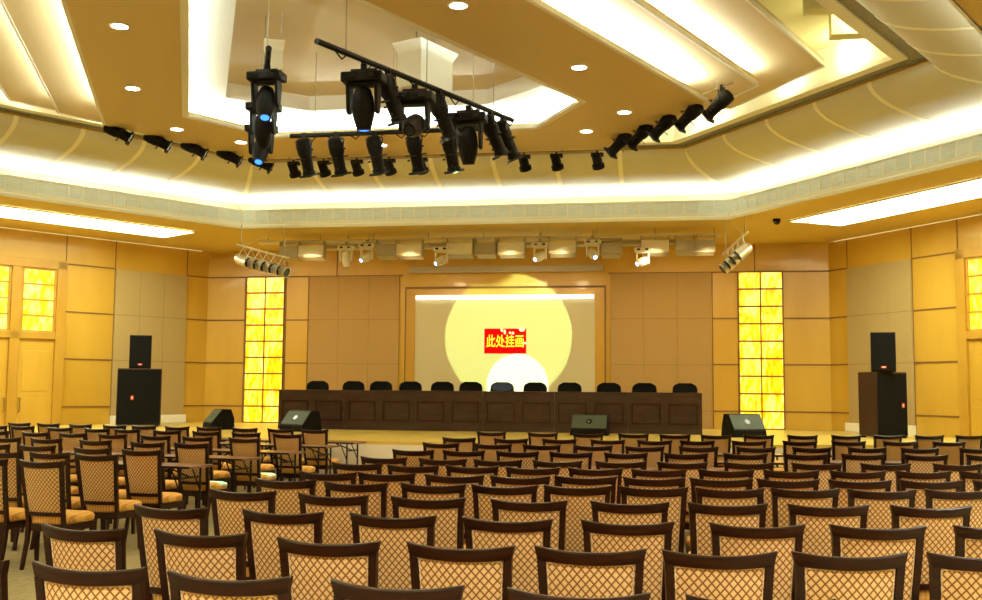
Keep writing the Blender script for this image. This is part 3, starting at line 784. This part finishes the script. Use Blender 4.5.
# ================================================================== stage monitors (wedges)
def wedge(x, y, rz, w_, h, d, lab):
    r = empty('stage_monitor', (x,y,ZST), R(rz), lab, 'loudspeaker', 'wedge monitors on the stage')
    # faces +y towards the desk would hide the grille; the sloping grille faces -y
    prof_ = [(-.5*d,0),(-.5*d,.30*h),(-.02*d,h),(.36*d,h),(.5*d,.55*h),(.5*d,0)]
    b = MB()
    b.loft([[(sx*w_/2*(1 if z < .1 else .94), yy, z) for yy, z in prof_] for sx in (-1,1)])
    b.build('cabinet', M['black_plastic'], r, bevel=.01)
    # grille plate on the slope
    a = Vector((0,-.5*d,.30*h)); c = Vector((0,-.02*d,h)); t = (c-a); nrm = Vector((0,-t.z,t.y)).normalized()
    e = t*.06; g = MB()
    q = [a+e, c-e]
    g.loft([[(-w_*.455,p.y,p.z),(w_*.455,p.y,p.z),(w_*.455,p.y+nrm.y*.012,p.z+nrm.z*.012),(-w_*.455,p.y+nrm.y*.012,p.z+nrm.z*.012)] for p in q])
    g.build('grille', M['wedge'], r, bevel=.003)
    pc = a.lerp(c,.5)+nrm*.014
    g = MB(); g.tube([pc-nrm*.004, pc+nrm*.003],.055,18); g.build('port', M['dark_glass'], r)
    g = MB(); g.tube([pc+Vector((-.01,0,0)), pc+Vector((-.01,0,0))+nrm*.005],.018,12); g.build('badge', M['grey_fixture'], r)
wedge(-9.30, 20.9, -48, .58, .42, .50, 'black wedge monitor on the stage, farthest left by the amber column')
wedge(-7.35, 20.5, -24, .66, .42, .55, 'black wedge monitor in front of the left end of the head table')
wedge(-1.49, 20.7, -1, .74, .40, .48, 'black wedge monitor in front of the head table, right of centre')
wedge(1.47, 20.9, 24, .72, .44, .50, 'black wedge monitor right of the head table by the amber column')
# loudspeaker stacks
def speaker_box(nm, w_, d, h, lab, sub, bx=0):
    r = empty(nm, (0,0,0), 0, lab, 'loudspeaker')
    b = MB(); poly_ = [(-w_/2,-d/2),(w_/2,-d/2),(w_/2*(.75 if not sub else 1),d/2),(-w_/2*(.75 if not sub else 1),d/2)]
    b.prism(poly_, .03 if sub else 0, h); b.build('cabinet', M['speaker_side'] if sub else M['black_plastic'], r, bevel=.012)
    MB().box(-w_/2+.02,w_/2-.02,-d/2-.016,-d/2-.001,.06 if sub else .03,h-.03).build('grille', M['grille'], r, bevel=.004)
    if sub:
        b = MB()
        for sx in (-1,1):
            for yy in (-1,1): b.box(sx*w_*.42-.04,sx*w_*.42+.04,yy*d*.4-.03,yy*d*.4+.03,0,.03)
        b.build('foot', M['black_plastic'], r)
        MB().box(bx-.03,bx+.03,-d/2-.022,-d/2-.017,h*.46,h*.46+.09).build('badge', M['red_badge'], r)
        MB().box(bx-.012,bx+.012,-d/2-.024,-d/2-.021,h*.46+.02,h*.46+.07).build('badge_mark', M['paper'], r)
    else:
        MB().box(-.05,.05,-d/2-.022,-d/2-.017,.07,.11).build('badge', M['red_badge'], r)
        MB().box(-.03,.03,-d/2-.024,-d/2-.021,.08,.10).build('badge_mark', M['paper'], r)
    return r
s = speaker_box('subwoofer', .93, .70, 1.28, 'large black subwoofer on the stage at the left wall', True, -.14); s.location = (-11.64,21.9,ZST); s.rotation_euler = (0,0,R(26))
s = speaker_box('loudspeaker', .47, .38, .74, 'black loudspeaker standing on the left subwoofer', False); s.location = (-11.62,21.85,ZST+1.281); s.rotation_euler = (0,0,R(26))
s = speaker_box('subwoofer', .70, .56, 1.27, 'large black subwoofer on the stage at the right wall, brown side showing', True, .24); s.location = (4.15,21.45,ZST); s.rotation_euler = (0,0,R(26))
s = speaker_box('loudspeaker', .46, .38, .76, 'black loudspeaker standing on the right subwoofer', False); s.location = (4.12,21.25,ZST+1.271); s.rotation_euler = (0,0,R(-4))

# ================================================================== stage lighting bar
BY = 22.4
r = empty('lighting_bar', (0,BY,0), 0, 'long cream lighting bar hung under the soffit over the stage', 'lighting bar')
b = MB(); b.tube([(-9.1,-.0,4.90),(1.15,0,4.90)],.045,10); b.tube([(-8.5,.18,4.74),(.6,.18,4.74)],.022,8); b.build('pipe', M['white_paint'], r, smooth=40)
b = MB()
for i in range(9):
    x = -8.9+i*1.24; b.tube([(x,0,4.90),(x,0,Z_S+.02)],.012,6); b.tube([(x,0,4.90),(x,.18,4.74)],.01,6)
b.build('hanger', M['grey_fixture'], r)
b = MB(); b.box(-8.6,.7,.12,.24,4.78,4.84); b.build('cable_tray', M['grey_fixture'], r)
def hang(mb, z0, z1, y=0): mb.tube([(0,y,z0),(0,y,z1)],.012,6)
def make_flood(m_, w_=.56):
    r = empty('flood_light', (0,0,0), 0, 'x', 'stage light')
    b = MB(); b.loft([[(-w_*k,y,z),(w_*k,y,z),(w_*k,y+dy,z2),(-w_*k,y+dy,z2)] for k,y,z,dy,z2 in ((.5,-.20,-.34,.03,-.11),(.52,-.17,-.35,.04,-.10),(.40,.04,-.30,.02,-.14))])
    b.build('reflector', m_, r)
    b = MB(); b.box(-.5*w_-.02,-.5*w_,-.14,.02,-.36,0); b.box(.5*w_,.5*w_+.02,-.14,.02,-.36,0); b.box(-.5*w_-.02,.5*w_+.02,-.03,.03,-.02,.02)
    b.build('bracket', M['grey_fixture'], r)
    b = MB(); b.loft([[(-w_*.48,y,z),(w_*.48,y,z),(w_*.48,y,z-.02),(-w_*.48,y,z-.02)] for y,z in ((-.17,-.35),(.12,-.40))]); b.build('barn_door', M['grey_fixture'], r)
    return r
fl0 = make_flood(M['white_paint']); XS = (-7.83,-5.57,-4.44,-3.30,-2.19,-.22)
for i, x in enumerate(XS):
    o = fl0 if i == 0 else copy_tree(fl0)
    o.location = (x,BY,4.90); o['label'] = 'cream box flood light on the stage bar, %s' % (['leftmost','second from the left','third from the left','third from the right','second from the right','rightmost'][i])
    o['group'] = 'cream flood lights on the stage bar'
fg0 = make_flood(M['grey_fixture'], .42)
for i, x in enumerate((-8.35,-6.1,-3.87,-1.15,.42,.80)):
    o = fg0 if i == 0 else copy_tree(fg0)
    o.location = (x,BY+(.0 if i<4 else .0),4.90 if i != 3 else 4.86); o['label'] = 'grey flood light on the stage bar, %s' % (['leftmost','second from the left','third from the left','third from the right','second from the right','rightmost'][i])
    o['group'] = 'grey flood lights on the stage bar'
def make_mover(body, lens, head_dir, big=1.0, yoke=M['black_plastic']):
    """moving head hung from a clamp at the origin, head along head_dir"""
    r = empty('moving_head_light', (0,0,0), 0, 'x', 'stage light'); k = big
    b = MB(); b.box(-.19*k,.19*k,-.10*k,.10*k,-.15*k,-.06*k); b.build('base', body, r, bevel=.015*k)
    b = MB(); b.box(-.12*k,.12*k,-.015,.015,-.065*k,-.02); b.box(-.03,.03,-.02,.02,-.02,.03); b.build('clamp', M['black_metal'] if body != M['white_paint'] else M['grey_fixture'], r)
    b = MB()
    for s in (-1,1): b.loft([[(s*.130*k-.016*k,-w_*k,z*k),(s*.130*k+.016*k,-w_*k,z*k),(s*.130*k+.016*k,w_*k,z*k),(s*.130*k-.016*k,w_*k,z*k)] for w_, z in ((.08,-.16),(.07,-.26),(.05,-.40),(.025,-.43))])
    b.box(-.146*k,.146*k,-.06*k,.06*k,-.18*k,-.15*k); b.build('yoke', body, r, bevel=.01*k)
    d = Vector(head_dir).normalized(); c = Vector((0,0,-.37*k))
    prof_ = ((-.18,.045),(-.16,.072),(-.08,.095),(.02,.104),(.10,.094),(.17,.072),(.20,.062))
    b = MB(); b.tube([c+d*t*k for t,_ in prof_], [r_*k for _,r_ in prof_], 18); hd = b.build('head', body, r, smooth=50)
    b = MB(); b.tube([c+d*.199*k, c+d*.205*k], .045*k, 16); b.build('lens', lens, hd)
    b = MB(); b.tube([c+d*.197*k, c+d*.21*k], [.064*k,.062*k], 16, caps=False); b.build('bezel', M['black_metal'], hd)
    for s in (-1,1):
        b = MB(); b.box(s*.09*k-.035*k, s*.09*k+.035*k, -.112*k-.004, -.112*k, -.125*k, -.085*k); b.build('display', M['dark_glass'], r)
    return r
mvw = [(-7.01,4.86,(0.05,.1,-1),0),(-6.53,4.99,(-.5,-.75,-.5),1),(-4.84,4.80,(-.55,-.75,-.45),1),(-2.67,4.86,(-.5,-.8,-.45),1),(-1.54,5.0,(.35,-.8,-.5),1),(-.48,4.72,(-.6,-.75,-.35),1)]
for i, (x, z, d, lit) in enumerate(mvw):
    o = make_mover(M['white_paint'], M['white_lens'] if lit else M['dark_glass'], d, .95)
    o.location = (x, BY-.15, min(z,4.90)-.03); o['label'] = 'white moving head stage light on the bar, %s%s' % (['leftmost','second from the left','third from the left','third from the right','second from the right','rightmost'][i], ', lens glowing' if lit else ', lens dark')
    o['group'] = 'white moving heads on the stage bar'
    b = MB(); b.bar((0,.01,.0),(0,.15,.06),.03,.03); b.bar((0,.13,.0),(0,.15,.2-.0),.02,.02); b.build('arm', M['grey_fixture'], o)
# par cans at both ends
def make_par(d):
    r = empty('par_can', (0,0,0), 0, 'x', 'stage light'); d = Vector(d).normalized(); c = Vector((0,0,-.30))
    b = MB(); b.tube([c-d*.19,c-d*.17,c-d*.12,c+d*.12,c+d*.135],[.05,.09,.118,.118,.128],18,caps=True); b.build('can', M['silver'], r, smooth=40)
    b = MB(); b.tube([c+d*.136,c+d*.142],.105,18); b.build('lens', M['dark_glass'], r)
    x = d.cross(Vector((0,0,1))).normalized()
    b = MB(); b.tube([c+x*.14, c+x*.145+Vector((0,0,.12)), Vector((0,0,-.02)), c-x*.145+Vector((0,0,.12)), c-x*.14],.010,6); b.tube([(0,0,-.03),(0,0,.03)],.02,8); b.build('yoke', M['white_paint'], r)
    return r
for side, p0, p1, d, n in (('left', Vector((-8.90,21.0,4.62)), Vector((-8.12,21.25,4.42)), (.75,-.15,-.28), 6), ('right', Vector((1.50,20.95,4.66)), Vector((1.22,21.25,4.42)), (-.55,-.1,-.45), 4)):
    r = empty('par_bar', (0,0,0), 0, 'short bar of par cans hung at the %s end of the stage lights' % side, 'lighting bar')
    b = MB(); dd = (p1-p0).normalized(); b.tube([p0-dd*.15,p1+dd*.15],.022,8); b.build('pipe', M['white_paint'], r, smooth=40)
    b = MB(); 
    for q in (p0-dd*.05,p1+dd*.05): b.tube([q,(q.x,q.y,Z_S+.02)],.012,6); 
    b.tube([p0,(p1.x,p1.y,Z_S)],.008,6); b.build('hanger', M['grey_fixture'], r)
    pc = make_par(d)
    for i in range(n):
        o = pc if i == 0 else copy_tree(pc)
        o.location = p0.lerp(p1, i/(n-1)); o['label'] = 'silver par can in the %s end cluster, %s from the outer end' % (side, ORD[i]); o['group'] = 'silver par cans on the %s' % side

# ================================================================== black lighting rig under the ceiling
ZR = 4.90
def rig_pipe(p0, p1, lab, zc=5.98):
    r = empty('rig_pipe', (0,0,0), 0, lab, 'lighting bar'); p0 = Vector(p0); p1 = Vector(p1)
    b = MB(); b.tube([p0,p1],.030,10); b.build('pipe', M['black_metal'], r, smooth=40)
    for t in (.12,.5,.88):
        b = MB(); q = p0.lerp(p1,t); b.tube([q,(q.x,q.y,zc)],.006,5); b.build('suspension_wire', M['grey_fixture'], r)
    b = MB()
    for i in range(9):
        t = .05+.11*i; q = p0.lerp(p1,t); q2 = p0.lerp(p1,t+.09)
        mid = (q+q2)/2+Vector((.02,.01,-.05-.05*random.random()))
        b.tube([q+Vector((0,0,.03)),mid,q2+Vector((0,0,.03))],.009,5)
    b.build('cable', M['black_plastic'], r)
    return r
PR0, PR1 = Vector((-3.25,9.26,ZR)), Vector((-1.84,12.41,ZR))
PL0, PL1 = Vector((-3.78,9.40,ZR)), Vector((-5.45,13.30,ZR))
PF0, PF1 = Vector((-4.80,12.75,4.88)), Vector((-2.05,12.70,4.88))
rig_pipe(PR0, PR1, 'long black rig pipe running diagonally, right of the ceiling recess')
rig_pipe(PL0, PL1, 'black rig pipe seen end on, left of the ceiling recess')
rig_pipe(PF0, PF1, 'black rig pipe running across in front of the ceiling recess')
angR = math.atan2(PR1.y-PR0.y, PR1.x-PR0.x); angL = math.atan2(PL1.y-PL0.y, PL1.x-PL0.x)
def put(o, p, lab, grp=None, rz=0):
    o.location = p; o.rotation_euler = (0,0,rz); o['label'] = lab
    if grp: o['group'] = grp
def on(p0, p1, t): return p0.lerp(p1, t)
lab6 = 'black moving head light on the right rig pipe, '
for t, d, q in ((.20,(.02,.10,-1),'nearest the viewer'),(.44,(.0,-.9,-.45),'middle, lens facing the viewer'),(.73,(.0,.2,-1),'farthest from the viewer')):
    put(make_mover(M['black_plastic'], M['blue_lens'] if t != .44 else M['dark_glass'], d, 1.12), on(PR0,PR1,t)-Vector((0,0,.07)), lab6+q, 'black moving heads on the rig')
for t, d, q in ((.14,(.10,-.35,-.85),'nearest the viewer'),(.42,(-.1,.4,-1),'in the middle'),(.66,(.05,-.45,-.85),'farthest from the viewer')):
    put(make_mover(M['black_plastic'], M['blue_lens'], d, .98), on(PL0,PL1,t)-Vector((0,0,.01)), 'black moving head light on the left rig pipe, '+q, 'black moving heads on the rig')
def make_ellip(d, Lb=.50):
    r = empty('profile_spotlight', (0,0,0), 0, 'x', 'stage light'); d = Vector(d).normalized(); c = Vector((0,0,-.17))
    x = d.cross(Vector((0,0,1))).normalized(); yv = x.cross(d)
    b = MB(); b.tube([c-d*.14,c-d*.12,c-d*.03,c+d*.06,c+d*.10,c+d*Lb*.62,c+d*(Lb*.64),c+d*(Lb*.74)],[.05,.085,.10,.095,.078,.074,.086,.086],14); b.build('barrel', M['black_plastic'], r, smooth=35)
    b = MB(); b.tube([c+d*(Lb*.742),c+d*(Lb*.75)],.07,14); b.build('lens', M['dark_glass'], r)
    b = MB()
    for k in range(4):
        a = k*math.pi/2+.3; u = x*math.cos(a)+yv*math.sin(a); p = c+d*.12
        b.bar(p+u*.05, p+u*.14, .05, .006)
        b.tube([c+d*(.02+.08*k)+u*.09, c+d*(.02+.08*k)+u*.12],.012,6)
    for k in range(5): b.tube([c+d*(-.11+.022*k), c+d*(-.104+.022*k)],.106,12)
    q = c+d*Lb*.75
    b.bar(q-x*.09-yv*.09,q+x*.09-yv*.09,.012,.03); b.bar(c+d*.30+x*.0,q-yv*.09,.012,.012); b.bar(q-x*.09+yv*.09,q+x*.09+yv*.09,.012,.03); b.bar(q-x*.09-yv*.09,q-x*.09+yv*.09,.03,.012); b.bar(q+x*.09-yv*.09,q+x*.09+yv*.09,.03,.012)
    b.build('shutter', M['black_metal'], r)
    b = MB(); b.tube([c+x*.10, c+x*.12+Vector((0,0,.10)), Vector((0,0,-.02)), c-x*.12+Vector((0,0,.10)), c-x*.10],.010,6); b.box(-.03,.03,-.025,.025,-.04,.035); b.build('yoke', M['black_metal'], r)
    return r
e1 = make_ellip((.10,.30,-.85), .46); grp = 'black profile spots on the rig'
for i, x in enumerate((-4.60,-4.17,-3.66,-3.14,-2.68)):
    o = e1 if i == 0 else copy_tree(e1)
    put(o, Vector((x, 12.73, 4.87)), 'black profile spotlight under the cross pipe of the rig, %s from the left' % ORD[i], grp)
e2 = make_ellip((.25,.35,-.85), .48)
for i, t in enumerate((.31,.565,.86,.94)):
    o = e2 if i == 0 else copy_tree(e2)
    put(o, on(PR0,PR1,t)-Vector((0,0,.02)), 'black profile spotlight on the right rig pipe, %s from the viewer' % ORD[i], grp, R(-10*i))
# spots on the edge of the island
IB = 5.38
def edge_bar(p0, p1, lab):
    r = empty('edge_bar', (0,0,0), 0, lab, 'lighting bar'); b = MB(); b.tube([p0,p1],.014,8); b.build('pipe', M['grey_fixture'], r, smooth=40)
    b = MB(); p0 = Vector(p0); p1 = Vector(p1)
    for t in (.1,.5,.9): q = p0.lerp(p1,t); b.tube([q,(q.x,q.y,max(5.46,p0.z+.14))],.010,6)
    b.build('bracket', M['grey_fixture'], r)
edge_bar((-6.75,16.38,IB),(-1.05,16.38,IB),'thin pipe along the front edge of the gold ceiling island')
edge_bar((-8.22,14.0,5.60),(-6.72,16.50,5.60),'thin pipe along the left front edge of the gold ceiling island')
edge_bar((-.90,16.02,5.56),(.86,13.44,5.56),'thin pipe along the right front edge of the gold ceiling island')
def make_small():
    r = empty('par_spotlight', (0,0,0), 0, 'x', 'stage light'); d = Vector((.15,.55,-.8)).normalized(); c = Vector((0,0,-.13))
    b = MB(); b.tube([c-d*.10,c-d*.08,c+d*.06,c+d*.07,c+d*.13],[.05,.075,.078,.10,.10],14); b.build('can', M['black_plastic'], r, smooth=35)
    b = MB(); b.tube([c+d*.131,c+d*.136],.088,14); b.build('lens', M['dark_glass'], r)
    b = MB(); b.box(-.10,.10,-.03,.05,-.07,-.012); b.tube([(0,0,-.03),(0,0,.02)],.02,6); b.build('bracket', M['black_metal'], r)
    return r
s0 = make_small()
for i, x in enumerate((-6.1,-5.58,-5.01,-4.46,-3.92,-2.23,-1.71,-1.06)):
    o = s0 if i == 0 else copy_tree(s0)
    put(o, (x,16.38,IB), 'small black spotlight on the front edge of the gold island, %s from the left' % ORD[i], 'small black spots on the front edge')
er = make_ellip((-.62,.35,-.55), .38); el = make_ellip((.75,.30,-.42), .36)
for i, (x, y) in enumerate(((.74,13.62),(.38,14.12),(.03,14.62),(-.30,15.12),(-.62,15.60))):
    o = er if i == 0 else copy_tree(er)
    put(o, (x,y,5.55), 'black profile spotlight on the right front edge of the gold island, %s from the right' % ORD[i], 'black spots on the right edge')
for i, (x, y) in enumerate(((-8.22,14.02),(-7.89,14.6),(-7.56,15.17),(-7.22,15.75),(-6.9,16.3))):
    o = el if i == 0 else copy_tree(el)
    put(o, (x+.13,y+.14,5.60), 'black profile spotlight on the left front edge of the gold island, %s from the left' % ORD[i], 'black spots on the left edge')
# hanging lift boxes
def lift(x, y, w_, d, z0, z1, rz, lab, m_):
    r = empty('projector_lift_box', (x,y,z0), rz, lab, 'projector box')
    h = z1-z0
    b = MB(); b.box(-w_/2,w_/2,-d/2,d/2,0,h-.12); b.build('box_body', m_, r, bevel=.006)
    b = MB(); b.loft([[(-w_/2*k,-d/2*k,z),(w_/2*k,-d/2*k,z),(w_/2*k,d/2*k,z),(-w_/2*k,d/2*k,z)] for k, z in ((1.0,h-.12),(1.18,h-.02),(1.18,h))]); b.build('flared_collar', m_, r)
    for sx in (-1,1):
        b = MB(); b.tube([(sx*w_*.4,0,h-.01),(sx*w_*.4,0,5.99-z0)],.008,6); b.build('suspension_wire', M['grey_fixture'], r)
lift(-2.86, 12.1, .36, .64, 5.20, 5.74, angR-R(90), 'white projector lift box hanging from the ceiling recess', M['cream'])
lift(-4.48, 11.3, .20, .25, 5.28, 5.62, angL-R(90), 'small pale box hanging behind the left rig pipe', M['cream'])
b = MB()
# ================================================================== show beams on the screen
spot('profile_beam', (-2.45,11.6,4.35), (-3.75,24.94,2.90), 3900, 13.2, .04, (.70,1.0,.40), .01)
spot('profile_beam', (-3.66,13.2,4.3), (-3.53,24.94,1.72), 6000, 7.2, .04, (.9,1.0,1.0), .01)

spot('seat_beam', (-5.0,12.6,4.4), (-5.33,12.15,.49), 1600, 5.0, .3, (.0,.50,1.0), .01)
spot('seat_beam', (-5.0,12.6,4.4), (-5.22,13.45,.49), 1600, 5.0, .3, (.0,.50,1.0), .01)

for x in (-7.83,-5.57,-3.30,-2.19,-.22,.9,-9.2):
    spot('flood_beam', (x, 22.0, 4.45), (x+(.4 if x < -4 else -.4), 25.0, 2.3), 42, 120, 1.0, (1,.80,.46), .15)
